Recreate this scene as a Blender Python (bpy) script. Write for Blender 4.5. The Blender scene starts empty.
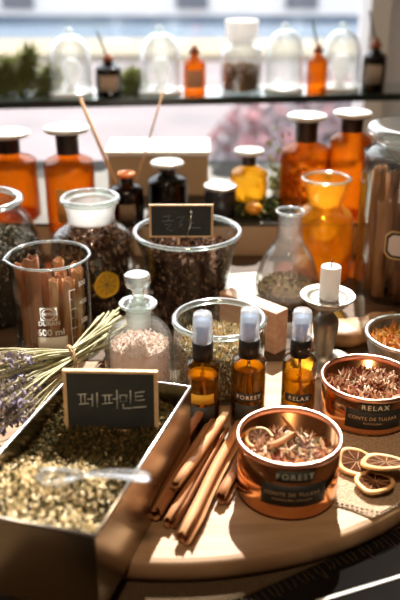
import bpy, math, random
from math import *
from mathutils import Vector, Matrix, Euler, noise
random.seed(7)
C = bpy.context.scene.collection
# ------------------------------------------------------------------ camera numbers
CH = .38; PT = radians(24.2); FP = 800.0
def P(x, y, z=.018):
    """point where the sight line of a photo position meets the level z"""
    u = (y-300)/FP; Z = (CH-z)/(sin(PT)+u*cos(PT))
    return Vector(((x-200)/FP*Z, Z*(cos(PT)-u*sin(PT)), z))
def zat(y, gy):
    return CH - gy*tan(PT+atan((y-300)/FP))
# ------------------------------------------------------------------ materials
MATS = {}
def newmat(n):
    m = bpy.data.materials.new(n); m.use_nodes = True
    nt = m.node_tree; nt.nodes.clear()
    o = nt.nodes.new('ShaderNodeOutputMaterial')
    return m, nt, o
def tex(nt, scale=40, detail=4, kind='noise', stretch=None):
    tc = nt.nodes.new('ShaderNodeTexCoord'); mp = nt.nodes.new('ShaderNodeMapping')
    nt.links.new(tc.outputs['Object'], mp.inputs['Vector'])
    if stretch: mp.inputs['Scale'].default_value = stretch
    if kind == 'noise':
        t = nt.nodes.new('ShaderNodeTexNoise'); t.inputs['Scale'].default_value = scale; t.inputs['Detail'].default_value = detail
    elif kind == 'voronoi':
        t = nt.nodes.new('ShaderNodeTexVoronoi'); t.inputs['Scale'].default_value = scale
    elif kind == 'wave':
        t = nt.nodes.new('ShaderNodeTexWave'); t.inputs['Scale'].default_value = scale; t.inputs['Distortion'].default_value = 3; t.inputs['Detail'].default_value = 3
    nt.links.new(mp.outputs[0], t.inputs['Vector'])
    return t
def mat(n, c, rough=.6, metal=0, c2=None, scale=40, bump=0, kind='noise', stretch=None, spec=.5, trans=0, sss=0, lo=.35, hi=.65, coat=0):
    if n in MATS: return MATS[n]
    m, nt, o = newmat(n)
    b = nt.nodes.new('ShaderNodeBsdfPrincipled')
    b.inputs['Base Color'].default_value = (*c, 1); b.inputs['Roughness'].default_value = rough
    b.inputs['Metallic'].default_value = metal; b.inputs['Specular IOR Level'].default_value = spec
    b.inputs['Transmission Weight'].default_value = trans
    b.inputs['Coat Weight'].default_value = coat
    out = b
    if c2 or bump:
        t = tex(nt, scale, 5, kind, stretch)
        fac = t.outputs['Distance'] if kind == 'voronoi' else (t.outputs['Fac'])
        if c2:
            r = nt.nodes.new('ShaderNodeValToRGB')
            r.color_ramp.elements[0].position = lo; r.color_ramp.elements[1].position = hi
            r.color_ramp.elements[0].color = (*c, 1); r.color_ramp.elements[1].color = (*c2, 1)
            nt.links.new(fac, r.inputs[0]); nt.links.new(r.outputs[0], b.inputs['Base Color'])
        if bump:
            bp = nt.nodes.new('ShaderNodeBump'); bp.inputs['Strength'].default_value = bump; bp.inputs['Distance'].default_value = .002
            nt.links.new(fac, bp.inputs['Height']); nt.links.new(bp.outputs[0], b.inputs['Normal'])
    if sss:
        tr = nt.nodes.new('ShaderNodeBsdfTranslucent'); tr.inputs[0].default_value = (*(c2 or c), 1)
        mx = nt.nodes.new('ShaderNodeMixShader'); mx.inputs[0].default_value = sss
        nt.links.new(b.outputs[0], mx.inputs[1]); nt.links.new(tr.outputs[0], mx.inputs[2]); out = mx
    nt.links.new(out.outputs[0], o.inputs[0]); MATS[n] = m
    return m
def glass(n, tint=(.97, .98, .97), refl=.6, rough=.03, milky=0, power=3.0, edge=None, base=.05, mcol=(.9, .9, .9)):
    """thin-walled glass: clear straight on, mirror-like towards the edge"""
    if n in MATS: return MATS[n]
    m, nt, o = newmat(n)
    t = nt.nodes.new('ShaderNodeBsdfTransparent'); t.inputs[0].default_value = (*tint, 1)
    g = nt.nodes.new('ShaderNodeBsdfGlossy'); g.inputs['Roughness'].default_value = rough; g.inputs[0].default_value = (1, 1, 1, 1)
    lw = nt.nodes.new('ShaderNodeLayerWeight'); lw.inputs[0].default_value = .5
    pw = nt.nodes.new('ShaderNodeMath'); pw.operation = 'POWER'; pw.inputs[1].default_value = power
    ml = nt.nodes.new('ShaderNodeMath'); ml.operation = 'MULTIPLY_ADD'; ml.inputs[1].default_value = refl; ml.inputs[2].default_value = base
    nt.links.new(lw.outputs['Facing'], pw.inputs[0]); nt.links.new(pw.outputs[0], ml.inputs[0])
    if edge:
        r = nt.nodes.new('ShaderNodeMixRGB'); r.inputs[1].default_value = (*tint, 1); r.inputs[2].default_value = (*edge, 1)
        p2 = nt.nodes.new('ShaderNodeMath'); p2.operation = 'POWER'; p2.inputs[1].default_value = 2.2
        nt.links.new(lw.outputs['Facing'], p2.inputs[0]); nt.links.new(p2.outputs[0], r.inputs[0]); nt.links.new(r.outputs[0], t.inputs[0])
    src = t
    if milky:
        d = nt.nodes.new('ShaderNodeBsdfDiffuse'); d.inputs[0].default_value = (*mcol, 1)
        tl = nt.nodes.new('ShaderNodeBsdfTranslucent'); tl.inputs[0].default_value = (*mcol, 1)
        m0 = nt.nodes.new('ShaderNodeMixShader'); m0.inputs[0].default_value = .5
        nt.links.new(d.outputs[0], m0.inputs[1]); nt.links.new(tl.outputs[0], m0.inputs[2])
        m1 = nt.nodes.new('ShaderNodeMixShader'); m1.inputs[0].default_value = milky
        nt.links.new(t.outputs[0], m1.inputs[1]); nt.links.new(m0.outputs[0], m1.inputs[2]); src = m1
    mx = nt.nodes.new('ShaderNodeMixShader')
    nt.links.new(ml.outputs[0], mx.inputs[0]); nt.links.new(src.outputs[0], mx.inputs[1]); nt.links.new(g.outputs[0], mx.inputs[2])
    nt.links.new(mx.outputs[0], o.inputs[0]); MATS[n] = m
    return m
G = glass('clear glass', (.96, .97, .965), .6, .03, 0, 3, edge=(.42, .45, .43), base=.015)
GR = glass('glass rim', (.80, .88, .85), .9, .06, .16, 1.6, base=.12)
GS = glass('ground glass', (.9, .9, .9), .4, .2, .5, 2)
AM = glass('amber glass', (.94, .64, .23), .4, .04, .035, 3, edge=(.55, .2, .03), base=.02, mcol=(1, .38, .04))
AMY = glass('golden amber glass', (.99, .86, .42), .5, .03, .16, 3, edge=(.8, .48, .08), base=.02, mcol=(1, .62, .07))
AMD = glass('brown bottle glass', (.82, .68, .36), .6, .03, 0, 2.5, edge=(.10, .045, .015), base=.02)
BRW = glass('dark bottle glass', (.16, .12, .12), .5, .05, 0, 3)
PANE = glass('window glass', (.97, .98, .98), .3, 0, 0, 4)
CAPC = glass('frosted clear plastic', (.80, .86, .95), .45, .12, .38, 2)
SPOONM = glass('clear spoon plastic', (.75, .76, .77), .6, .1, .12, 1.8, base=.12)
SHG = glass('shelf glass', (.35, .45, .42), .8, .03, .04, 2, base=.08)
LIQ = glass('golden oil', (.95, .82, .34), .1, .1, .10, 2, mcol=(1, .68, .1))
G2 = glass('faintly milky glass', (.96, .965, .96), .6, .03, .045, 3, edge=(.5, .52, .5), base=.015)
def oilm():
    m, nt, o = newmat('oil surface')
    d = nt.nodes.new('ShaderNodeBsdfTranslucent'); d.inputs[0].default_value = (1, .62, .04, 1)
    e = nt.nodes.new('ShaderNodeBsdfDiffuse'); e.inputs[0].default_value = (.95, .6, .05, 1)
    mx = nt.nodes.new('ShaderNodeMixShader'); nt.links.new(d.outputs[0], mx.inputs[1]); nt.links.new(e.outputs[0], mx.inputs[2]); nt.links.new(mx.outputs[0], o.inputs[0])
    return m
OILS = oilm()
WHITE = mat('white print', (.92, .92, .9), .6, sss=.45)
BLACK = mat('black plastic', (.012, .012, .013), .4)
BLKL = mat('black label', (.018, .019, .02), .55)
COPPER = mat('copper tin', (.93, .48, .22), .18, 1, c2=(.86, .40, .17), scale=8)
COPR = mat('copper rim', (.93, .52, .38), .32, 1)
TIN = mat('tin plate', (.46, .38, .29), .24, 1, c2=(.38, .31, .23), scale=12)
STEEL = mat('brushed pewter', (.26, .24, .21), .45, .8, c2=(.34, .32, .28), scale=60, bump=.2)
BOWLM = mat('weathered zinc', (.10, .10, .10), .6, .3, c2=(.26, .25, .24), scale=90, bump=.6)
WOOD = mat('board wood', (.23, .135, .075), .5, c2=(.40, .265, .155), scale=7, kind='noise', stretch=(1, 9, 1), bump=.15, spec=.25)
WOOD2 = mat('plank wood', (.27, .13, .05), .5, c2=(.45, .25, .10), scale=12, stretch=(1, 8, 8), bump=.4)
FRAMEW = mat('pale sign wood', (.62, .40, .20), .5, c2=(.72, .49, .27), scale=60, stretch=(1, 6, 1))
SLATE = mat('chalkboard slate', (.018, .021, .023), .7, c2=(.03, .034, .036), scale=30)
CHALK = mat('chalk', (.62, .62, .60), .9)
CHALK2 = mat('faint chalk', (.16, .18, .19), .9)
CINN = [mat('cinnamon bark', (.26, .095, .03), .7, c2=(.42, .18, .06), scale=50, stretch=(1, 1, .12), bump=.5),
        mat('pale cinnamon bark', (.38, .17, .065), .7, c2=(.55, .29, .13), scale=50, stretch=(1, 1, .12), bump=.5),
        mat('dark cinnamon bark', (.20, .075, .03), .6, c2=(.36, .15, .07), scale=50, stretch=(1, 1, .12), bump=.5)]
BURLAP_SHADED = mat('burlap', (.055, .036, .02), .95, spec=.1, c2=(.10, .068, .04), scale=900, bump=1)  # runner cloth, coloured dark to stand for the shade it lies in
BURL2 = mat('sand burlap', (.32, .22, .14), .95, c2=(.52, .39, .27), scale=700, bump=1)
TWINE = mat('twine', (.40, .26, .14), .9, c2=(.55, .38, .22), scale=300, bump=1)
def simple(n, c, **k): return mat(n, c, .9, spec=.12, **k)
POT = [simple('petal dark', (.05, .028, .022)), simple('petal brown', (.13, .065, .04)), simple('petal tan', (.27, .155, .095)), simple('petal dusty', (.45, .31, .24))]
GRY = [simple('herb grey dark', (.05, .045, .035)), simple('herb grey', (.15, .13, .10)), simple('herb silver', (.32, .29, .24))]
HDK = [simple('leaf dark olive', (.030, .026, .009), sss=.1), simple('leaf olive', (.085, .068, .022), sss=.15), simple('leaf brown', (.14, .09, .035))]  # tray leaves, own olive deepened for the shadow behind the heap
HLT = [simple('leaf pale sage', (.84, .70, .45), sss=.15), simple('leaf straw', (.92, .80, .56), sss=.15), simple('leaf green', (.30, .28, .11), sss=.2), simple('leaf drab', (.10, .09, .035))]  # heap leaves, paled beyond their own tone as sunlit; drab flecks at random
CHM = [simple('straw', (.62, .50, .32), sss=.2), simple('pale straw', (.78, .72, .58), sss=.2), simple('green stalk', (.36, .33, .15), sss=.2), simple('gold bud', (.60, .36, .08), sss=.2), simple('husk', (.20, .15, .08))]
FLW = [simple('rose dark', (.14, .035, .02)), simple('rose brown', (.26, .10, .05)), simple('rose pale', (.66, .42, .30), sss=.2), simple('cream petal', (.80, .64, .48), sss=.2), simple('sage bit', (.25, .22, .12))]
PEEL = [simple('orange peel', (.70, .25, .04), sss=.3), simple('pale peel', (.75, .52, .30), sss=.3), simple('brown peel', (.28, .12, .04)), simple('yellow bit', (.72, .45, .09), sss=.2)]
SALT = [simple('rose salt', (.86, .70, .62), sss=.4), simple('white salt', (.92, .86, .82), sss=.4)]
RIND = mat('dried rind', (.75, .42, .14), .5, c2=(.85, .60, .32), scale=120, sss=.15, bump=.4)
FLESH = mat('dried citrus flesh', (.03, .012, .008), .95, c2=(.11, .045, .02), scale=90, bump=.5, spec=0)
PITH = mat('citrus pith', (.34, .19, .09), .7)
LEMON = mat('lemon rind', (.95, .58, .03), .5, sss=.3)
WAX = mat('white wax', (.86, .82, .78), .5, sss=.3)
NEEDLE = mat('fir needles', (.22, .26, .08), .7, c2=(.42, .45, .20), scale=60, sss=.4)
MOSS = [simple('moss dark', (.02, .03, .01)), simple('moss green', (.07, .09, .03), sss=.2), simple('moss pale', (.38, .38, .16), sss=.3)]
# ------------------------------------------------------------------ mesh helpers
class MB:
    def __init__(s): s.v = []; s.f = []; s.m = []
    def add(s, vs, fs, mi=0, M=None):
        o = len(s.v)
        s.v += [(M @ Vector(v)) if M else Vector(v) for v in vs]
        s.f += [[i+o for i in f] for f in fs]; s.m += [mi]*len(fs); return s
    def box(s, x0, y0, z0, x1, y1, z1, mi=0, M=None):
        v = [(x, y, z) for z in (z0, z1) for y in (y0, y1) for x in (x0, x1)]
        return s.add(v, [(0, 2, 3, 1), (4, 5, 7, 6), (0, 1, 5, 4), (2, 6, 7, 3), (0, 4, 6, 2), (1, 3, 7, 5)], mi, M)
    def prism(s, pts, z0, z1, mi=0, M=None):
        n = len(pts)
        v = [(p[0], p[1], z0) for p in pts]+[(p[0], p[1], z1) for p in pts]
        f = [tuple(range(n-1, -1, -1)), tuple(range(n, 2*n))]+[(i, (i+1) % n, n+(i+1) % n, n+i) for i in range(n)]
        return s.add(v, f, mi, M)
    def lathe(s, prof, seg=48, mi=0, M=None, wob=0):
        n = len(prof); v = []; f = []
        ph = random.random()*6
        for r, z in prof:
            for k in range(seg):
                a = 2*pi*k/seg; rr = max(r, 1e-5)*(1+wob*sin(3*a+ph)+wob*.6*sin(7*a+ph*2))
                v.append((rr*cos(a), rr*sin(a), z))
        for i in range(n-1):
            for k in range(seg):
                k2 = (k+1) % seg
                f.append((i*seg+k, i*seg+k2, (i+1)*seg+k2, (i+1)*seg+k))
        return s.add(v, f, mi, M)
    def tube(s, pts, r, seg=8, mi=0, M=None, r2=None, cap=True):
        pts = [Vector(p) for p in pts]; n = len(pts); v = []; f = []
        up = Vector((0, 0, 1)); t0 = (pts[1]-pts[0]).normalized()
        if abs(t0.z) > .9: up = Vector((1, 0, 0))
        nrm = (up-t0*up.dot(t0)).normalized()
        for i, q in enumerate(pts):
            t = (pts[min(i+1, n-1)]-pts[max(i-1, 0)]).normalized()
            nrm = (nrm-t*nrm.dot(t)).normalized(); b = t.cross(nrm)
            rr = r if r2 is None else r+(r2-r)*i/(n-1)
            for k in range(seg):
                a = 2*pi*k/seg; v.append(q+nrm*rr*cos(a)+b*rr*sin(a))
        for i in range(n-1):
            for k in range(seg):
                k2 = (k+1) % seg; f.append((i*seg+k, i*seg+k2, (i+1)*seg+k2, (i+1)*seg+k))
        if cap: f += [tuple(range(seg-1, -1, -1)), tuple((n-1)*seg+k for k in range(seg))]
        return s.add(v, f, mi, M)
    def bit(s, p, sx, sy, sz, mi=0, e=None):
        e = e or Euler((random.uniform(0, 6), random.uniform(0, 6), random.uniform(0, 6)))
        M = Matrix.Translation(p) @ e.to_matrix().to_4x4()
        j = lambda: random.uniform(.7, 1.2)
        return s.add([(sx*j(), 0, 0), (-sx*j(), 0, 0), (0, sy*j(), sz*.6), (0, -sy*j(), sz*.6), (0, 0, sz), (0, 0, -sz)],
                     [(0, 2, 4), (2, 1, 4), (1, 3, 4), (3, 0, 4), (2, 0, 5), (1, 2, 5), (3, 1, 5), (0, 3, 5)], mi, M)
    def build(s, name, mats, parent=None, loc=None, rot=None, smooth=True):
        me = bpy.data.meshes.new(name); me.from_pydata([tuple(v) for v in s.v], [], s.f)
        if not isinstance(mats, (list, tuple)): mats = [mats]
        for m in mats: me.materials.append(m)
        if s.m: me.polygons.foreach_set('material_index', s.m)
        me.polygons.foreach_set('use_smooth', [smooth]*len(s.f)); me.update()
        o = bpy.data.objects.new(name, me); C.objects.link(o)
        if parent: o.parent = parent
        if loc is not None: o.location = loc
        if rot is not None: o.rotation_euler = rot
        return o
def bevel(o, w=.001, seg=2):
    b = o.modifiers.new('bevel', 'BEVEL'); b.width = w; b.segments = seg; b.limit_method = 'ANGLE'
    for p in o.data.polygons: p.use_smooth = False
    return o
def tag(o, label, cat, group=None, kind=None):
    o['label'] = label; o['category'] = cat
    if group: o['group'] = group
    if kind: o['kind'] = kind
    return o
def thing(name, label, cat, loc=(0, 0, 0), rz=0, group=None):
    o = bpy.data.objects.new(name, None); C.objects.link(o); o.empty_display_size = .01
    o.location = loc; o.rotation_euler = (0, 0, rz)
    return tag(o, label, cat, group)
def struct(name, mb, m, smooth=False):
    o = mb.build(name, m, smooth=smooth); o['kind'] = 'structure'; return o
def smoothprof(pts, n=6):
    """Catmull-Rom through the profile points"""
    out = []
    for i in range(len(pts)-1):
        p0 = pts[max(i-1, 0)]; p1 = pts[i]; p2 = pts[i+1]; p3 = pts[min(i+2, len(pts)-1)]
        for k in range(n):
            t = k/n
            out.append(tuple(max(0, .5*((2*p1[j])+(-p0[j]+p2[j])*t+(2*p0[j]-5*p1[j]+4*p2[j]-p3[j])*t*t+(-p0[j]+3*p1[j]-3*p2[j]+p3[j])*t**3)) if j == 0 else
                             .5*((2*p1[j])+(-p0[j]+p2[j])*t+(2*p0[j]-5*p1[j]+4*p2[j]-p3[j])*t*t+(-p0[j]+3*p1[j]-3*p2[j]+p3[j])*t**3) for j in (0, 1)))
    out.append(pts[-1]); return out
def walled(prof, w=.0018):
    """outer wall, then inner wall"""
    inner = [(max(r-w, 0), max(z, prof[0][1]+w*1.6)) for r, z in prof]
    return prof+inner[::-1]
def rat(prof, z):
    best = 0
    for (r0, z0), (r1, z1) in zip(prof, prof[1:]):
        if min(z0, z1) <= z <= max(z0, z1) and z1 != z0: return r0+(r1-r0)*(z-z0)/(z1-z0)
    return min(prof, key=lambda q: abs(q[1]-z))[0]
def text_mesh(body, size, ext=0, cyl=None, spacing=1, bold=0):
    cu = bpy.data.curves.new('t', 'FONT'); cu.body = body; cu.size = size; cu.align_x = 'CENTER'; cu.align_y = 'CENTER'
    cu.space_character = spacing; cu.resolution_u = 3; cu.offset = bold
    ob = bpy.data.objects.new('t', cu); C.objects.link(ob)
    dg = bpy.context.evaluated_depsgraph_get(); dg.update()
    me = bpy.data.meshes.new_from_object(ob.evaluated_get(dg))
    mb = MB(); mb.add([v.co.copy() for v in me.vertices], [tuple(p.vertices) for p in me.polygons])
    bpy.data.objects.remove(ob); bpy.data.meshes.remove(me)
    return mb
def wrap(mb, r, a0, z0):
    """flat x,y drawing -> around a cylinder of radius r; a0 = facing angle"""
    for v in mb.v:
        a = a0+v.x/r; x, y = v.x, v.y
        v.x = r*cos(a); v.y = r*sin(a); v.z = z0+y
    return mb
def patch(r, w, h, a0, z0, th=.0004, n=12, cut=0):
    """curved label plate on a cylinder"""
    mb = MB(); v = []; f = []
    for i in range(n+1):
        a = a0+(-w/2+w*i/n)/r
        for rr in (r+.0001, r+.0001+th):
            v += [(rr*cos(a), rr*sin(a), z0-h/2), (rr*cos(a), rr*sin(a), z0+h/2)]
    for i in range(n):
        b = i*4; c = b+4
        f += [(b+2, c+2, c+3, b+3), (b, b+1, c+1, c), (b+1, b+3, c+3, c+1), (b, c, c+2, b+2)]
    f += [(0, 2, 3, 1), (n*4, n*4+1, n*4+3, n*4+2)]
    return mb.add(v, f)
FACE = -pi/2
def strokes(mb, sts, sc, r=.0006, z=0, ox=0, oy=0):
    for st in sts:
        mb.tube([((x-ox)*sc, z, -(y-oy)*sc) for x, y in st], r, 6)
    return mb
# ------------------------------------------------------------------ loose contents
def contents(name, label, cat, loc, prof, z0, z1, mats, n, size=(.004, .0025, .0008), mound=.004, weights=None, core=0, side=.5, gap=.003):
    mb = MB(); r1 = rat(prof, z1)-gap
    zs = [z0+(z1-z0)*i/8 for i in range(9)]
    cp = [(0, z0)]+[(max(rat(prof, z)-gap-.0015, .001), z) for z in zs]
    cp += [(r1*k, z1+mound*(1-k*k)) for k in (.8, .6, .4, .2, 0)]
    mb.lathe(cp, 28, core)
    for i in range(n):
        a = random.uniform(0, 2*pi)
        if random.random() < side:
            z = random.uniform(z0+.001, z1); r = max(rat(prof, z)-gap-.001, .001)*random.uniform(.96, 1.0)
        else:
            k = sqrt(random.random()); r = (r1-.001)*k; z = z1+mound*(1-k*k)+random.uniform(-.001, .0025)
        s = random.uniform(.6, 1.3)
        mb.bit((r*cos(a), r*sin(a), z), size[0]*s, size[1]*s, size[2]*s, random.choices(range(len(mats)), weights)[0])
    o = mb.build(name, mats, loc=loc, smooth=False)
    return tag(o, label, cat, kind='stuff')
# ================================================================== SETTING
sun_az = Vector((.13, .99, 0)).normalized()
wallM = mat('warm plaster', (.30, .20, .13), .9, c2=(.24, .16, .10), scale=3)
wallG = mat('grey plaster', (.66, .72, .84), .9, c2=(.74, .79, .90), scale=4)
floorM = mat('dark floor', (.09, .06, .04), .5, c2=(.14, .09, .06), scale=5)
WY = 1.72; WT = 1.70
struct('floor', MB().box(-2.2, -2.6, -.8, 2.2, WY, -.75), floorM)
struct('ceiling', MB().box(-2.2, -2.6, 2.0, 2.2, WY+.1, 2.05), wallM)
struct('wall_left', MB().box(-2.25, -2.6, -.75, -2.2, WY, 2.0), wallM)
struct('wall_right', MB().box(2.2, -2.6, -.75, 2.25, WY, 2.0), wallM)
struct('wall_rear', MB().box(-2.2, -2.65, -.75, 2.2, -2.6, 2.0), wallM)
struct('wall_window_side', MB().box(.375, WY-.03, -.75, 2.2, WY+.1, 2.0), wallG)
wf = mat('pale window frame', (.82, .82, .82), .4)
w = MB(); w.box(.335, WY-.06, -.75, .374, WY+.06, 2.0); w.box(-2.2, WY, -.75, .335, WY+.05, -.70); w.box(-2.2, WY-.03, WT, .335, WY+.10, 2.0); w.box(-2.2, WY, -.7, -2.15, WY+.05, WT)
struct('trim_1', w, wf)
struct('window_1', MB().box(-2.149, WY+.02, -.699, .334, WY+.024, WT-.001), PANE)
# outdoors
pav = mat('outdoor paving', (.155, .15, .16), .9, spec=0, c2=(.23, .19, .20), scale=1.6, lo=.3, hi=.7)
struct('ground', MB().box(-14, WY+.12, -1.0, 14, 9.6, -.9), pav)
struct('trim_2', MB().box(-14, 9.6, -1.0, 14, 11.2, -.82), mat('ochre verge', (.27, .23, .17), .9, spec=0, c2=(.24, .22, .18), scale=2))
struct('trim_3', MB().box(-14, 11.2, -1.0, 14, 18.0, -.9), mat('blue road', (.09, .12, .16), .9, spec=0, c2=(.13, .16, .20), scale=.8))
hb = thing('shop_front', 'pale shop front across the street, blurred beyond the window', 'building', (0, 15.9, -.9))
MB().box(-14, 0, 0, 14, 2, 2.2).build('wall', mat('far facade', (.75, .73, .73), .9, spec=0), hb, smooth=False)
for x in (-3.4, -.15, 1.9, 4.6):
    MB().box(x-.30, -.05, .12, x+.30, .01, .95).build('window', mat('far window', (.14, .15, .18), .3), hb, smooth=False)
# pink flowering shrubs outside
def shrub(loc, r, label, cols):
    mb = MB()
    for i in range(420):
        v = Vector((random.gauss(0, 1), random.gauss(0, 1), random.gauss(0, 1))).normalized()*r*random.uniform(.7, 1)
        v.z = abs(v.z)*1.1; mb.bit(v, .09, .06, .02, random.randrange(len(cols)))
    mb.tube([(0, 0, 0), (0, 0, r*.7)], .03, 6, 0)
    t = mb.build('flowering_shrub', cols, loc=loc, smooth=False); tag(t, label, 'shrub')
pk = [mat('shrub grey', (.30, .27, .28), .9, spec=0), mat('shrub pink', (.42, .23, .24), .9, spec=0), mat('shrub pale pink', (.44, .35, .36), .9, spec=0)]
shrub((.42, 5.2, -.9), .32, 'pink blossoming shrub outside the window above the small amber bottle', pk)
shrub((.95, 5.9, -.9), .36, 'pink shrub outside, right of the other one and nearer the window frame', pk)
# ------------------------------------------------------------------ table, board, cloths
tb = thing('table', 'dark polished table carrying the whole display', 'table')
TABM = mat('dark table', (.007, .006, .0055), .9, c2=(.011, .010, .009), scale=9, spec=0)
bevel(MB().box(-.95, -.15, -.03, .95, 1.273, 0).build('table_top', TABM, tb, smooth=False), .002)
for sx in (-.9, .9):
    for sy in (-.1, 1.23): MB().box(sx-.03, sy-.03, -.75, sx+.03, sy+.03, -.03).build('leg', TABM, tb, smooth=False)
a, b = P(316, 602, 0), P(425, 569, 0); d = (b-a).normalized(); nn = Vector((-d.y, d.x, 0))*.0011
o = MB().prism([a-nn, b-nn, b+nn, a+nn], -.002, .0006).build('sun_streak', mat('painted sunlight', (.50, .48, .46), .6), tb, smooth=False); o['label'] = 'thin strip painted as a streak of sunlight'  # pale inlay stands in for a streak of sunlight on the tabletop
# burlap runner under the board
def sheet(pts_fn, nx, ny, z, th, wr, seed):
    mb = MB(); v = []; f = []
    for j in range(ny+1):
        for i in range(nx+1):
            q = pts_fn(i/nx, j/ny); h = z+th+wr*max(0, noise.noise(Vector((q.x*30, q.y*30, seed)))) ; v.append((q.x, q.y, h))
    n = len(v); v += [(a[0], a[1], z) for a in v]
    W = nx+1
    for j in range(ny):
        for i in range(nx):
            q = (j*W+i, j*W+i+1, (j+1)*W+i+1, (j+1)*W+i); f.append(q); f.append(tuple(n+k for k in reversed(q)))
    ring = [i for i in range(W)]+[j*W+nx for j in range(1, ny+1)]+[ny*W+i for i in range(nx-1, -1, -1)]+[j*W for j in range(ny-1, 0, -1)]
    for a_, b_ in zip(ring, ring[1:]+ring[:1]): f.append((b_, a_, n+a_, n+b_))
    return mb.add(v, f)
ra, rb = P(338, 556, 0), P(225, 606, 0)
run = thing('burlap_runner', 'coarse brown burlap runner, darkened as if in shade, with frayed edge under the round board', 'cloth')
rdir = (rb-ra).normalized(); rs = ra-rdir*.25; re = rb+rdir*.35; rn = Vector((rdir.y, -rdir.x, 0))
if rn.x > 0: rn = -rn
sheet(lambda u, v: rs.lerp(re, u)+rn*.21*v, 60, 30, .0002, .0012, 0, 1).build('cloth', BURLAP_SHADED, run)
mb = MB()
for i in range(150):
    q = rs.lerp(re, i/150+random.uniform(0, .003)); L = random.uniform(.008, .014)
    mb.tube([q+Vector((0, 0, .0008)), q-rn*L*.5+Vector((random.uniform(-.001, .001), 0, .001)), q-rn*L+Vector((random.uniform(-.002, .002), random.uniform(-.002, .002), .0008))], .00035, 4)
mb.build('fringe', BURLAP_SHADED, run)['kind'] = 'stuff'
BC = Vector((-.02, .66, 0)); BR = .265; BZ = .018
def clipback(mb, yl):
    for v_ in mb.v: v_.y = min(v_.y, yl)
    return mb
cb = clipback(MB().lathe([(0, .0018), (BR-.003, .0018), (BR-.0005, .004), (BR, .008), (BR-.0005, .014), (BR-.003, .0172), (BR-.006, BZ), (0, BZ)], 128), .004).build('round_board', WOOD, loc=BC)
slab = bevel(MB().box(-.34, BC.y+.006, .0003, .34, .945, BZ).build('dark_plank', mat('dark stained wood', (.045, .024, .012), .6, c2=(.10, .055, .028), scale=9, stretch=(1, 9, 1), bump=.3, spec=.2), smooth=False), .002)
tag(slab, 'wide dark stained plank behind the round board, carrying the big jars', 'plank')
tag(MB().box(-.028, -.035, 0, .028, .035, .0006).build('sunlit_patch', mat('plain white', (.85, .84, .82), .7), loc=(.050, .845, BZ+.0001), rot=(0, 0, .2), smooth=False), 'white plate painting a sunlit patch on the dark plank between flared jar and clear flask', 'paper')  # added white plate in place of a sunlit patch of tabletop
tag(cb, 'round-fronted wooden serving board under the tins, oranges and cinnamon', 'board')
for p_ in cb.data.polygons: p_.use_smooth = .05 < abs(p_.normal.z) < .95
q0, q1, q2, q3 = P(322, 506, BZ), P(455, 536, BZ), P(326, 420, BZ), P(455, 405, BZ)
def inboard(p):
    d = p-BC; d.z = 0
    if d.length > BR-.004: d = d.normalized()*(BR-.004); return Vector((BC.x+d.x, BC.y+d.y, p.z))
    return p
cl = sheet(lambda u, v: inboard(q0.lerp(q1, u).lerp(q2.lerp(q3, u), v)+Vector((0, .0025*sin(u*11)*(1-v), 0))), 40, 40, BZ, .0009, .0009, 5)
clo = thing('burlap_napkin', 'sand-coloured burlap napkin lying on the board beneath the orange slices', 'cloth')
cl.build('cloth', BURL2, clo)
mb = MB()
for i in range(26):
    u0 = i/26; pa = inboard(q0.lerp(q1, u0)+Vector((0, .004, .0022))); pb = inboard(q0.lerp(q1, u0+.022)+Vector((0, .004+random.uniform(-.0006, .0006), .0022)))
    mb.tube([pa, (pa+pb)/2+Vector((0, 0, .0004)), pb], .0006, 5)
mb.build('stitching', mat('brown thread', (.14, .08, .04), .9), clo)
CLZ = BZ+.0019
# back riser
RZ = .056
ris = thing('display_riser', 'low beige platform with a dark top carrying the back row of bottles', 'platform')
bevel(MB().box(-.62, .955, .0002, .62, 1.27, RZ-.004).build('base', mat('beige board', (.50, .36, .22), .8, c2=(.44, .31, .19), scale=6), ris, smooth=False))
MB().box(-.62, .955, RZ-.004, .62, 1.27, RZ).build('top', mat('dark felt', (.025, .02, .012), .6, c2=(.05, .04, .02), scale=20), ris, smooth=False)
# wooden plank behind the candle
A_, B_ = P(300, 348, BZ), P(398, 330, BZ)
pl = MB(); n = 24; v = []; f = []
dv = (B_-A_).normalized(); nv = Vector((-dv.y, dv.x, 0))
for i in range(n+1):
    c = A_.lerp(B_, i/n); hw = .018+.003*sin(i*.7)
    for (s_, z_) in ((-1, .001), (-1.06, .007), (-.95, .014), (-.6, .0165), (.6, .0165), (.95, .014), (1.06, .007), (1, .001)):
        q = c+nv*s_*hw; v.append((q.x, q.y, BZ+z_+.0008*sin(i*1.3+s_)))
for i in range(n):
    for k in range(8): f.append((i*8+k, i*8+(k+1) % 8, (i+1)*8+(k+1) % 8, (i+1)*8+k))
f += [tuple(range(7, -1, -1)), tuple(n*8+k for k in range(8))]
tag(pl.add(v, f).build('wood_slab', WOOD2), 'rough brown strip of wood lying behind the candlestick', 'wood')
# pinkish wooden block behind the small jar
bl = MB(); p0 = P(222, 306, BZ); 
blo = MB().box(0, 0, 0, .074, .018, .044).build('wood_block', mat('rosy wood', (.55, .30, .19), .45, c2=(.70, .44, .31), scale=16, stretch=(1, 8, 8)), loc=(.019, .728, BZ+.0002), rot=(0, 0, radians(-45)), smooth=False)
bevel(blo, .0015); tag(blo, 'rosy wooden block standing behind the small straw-filled jar', 'block')
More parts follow.
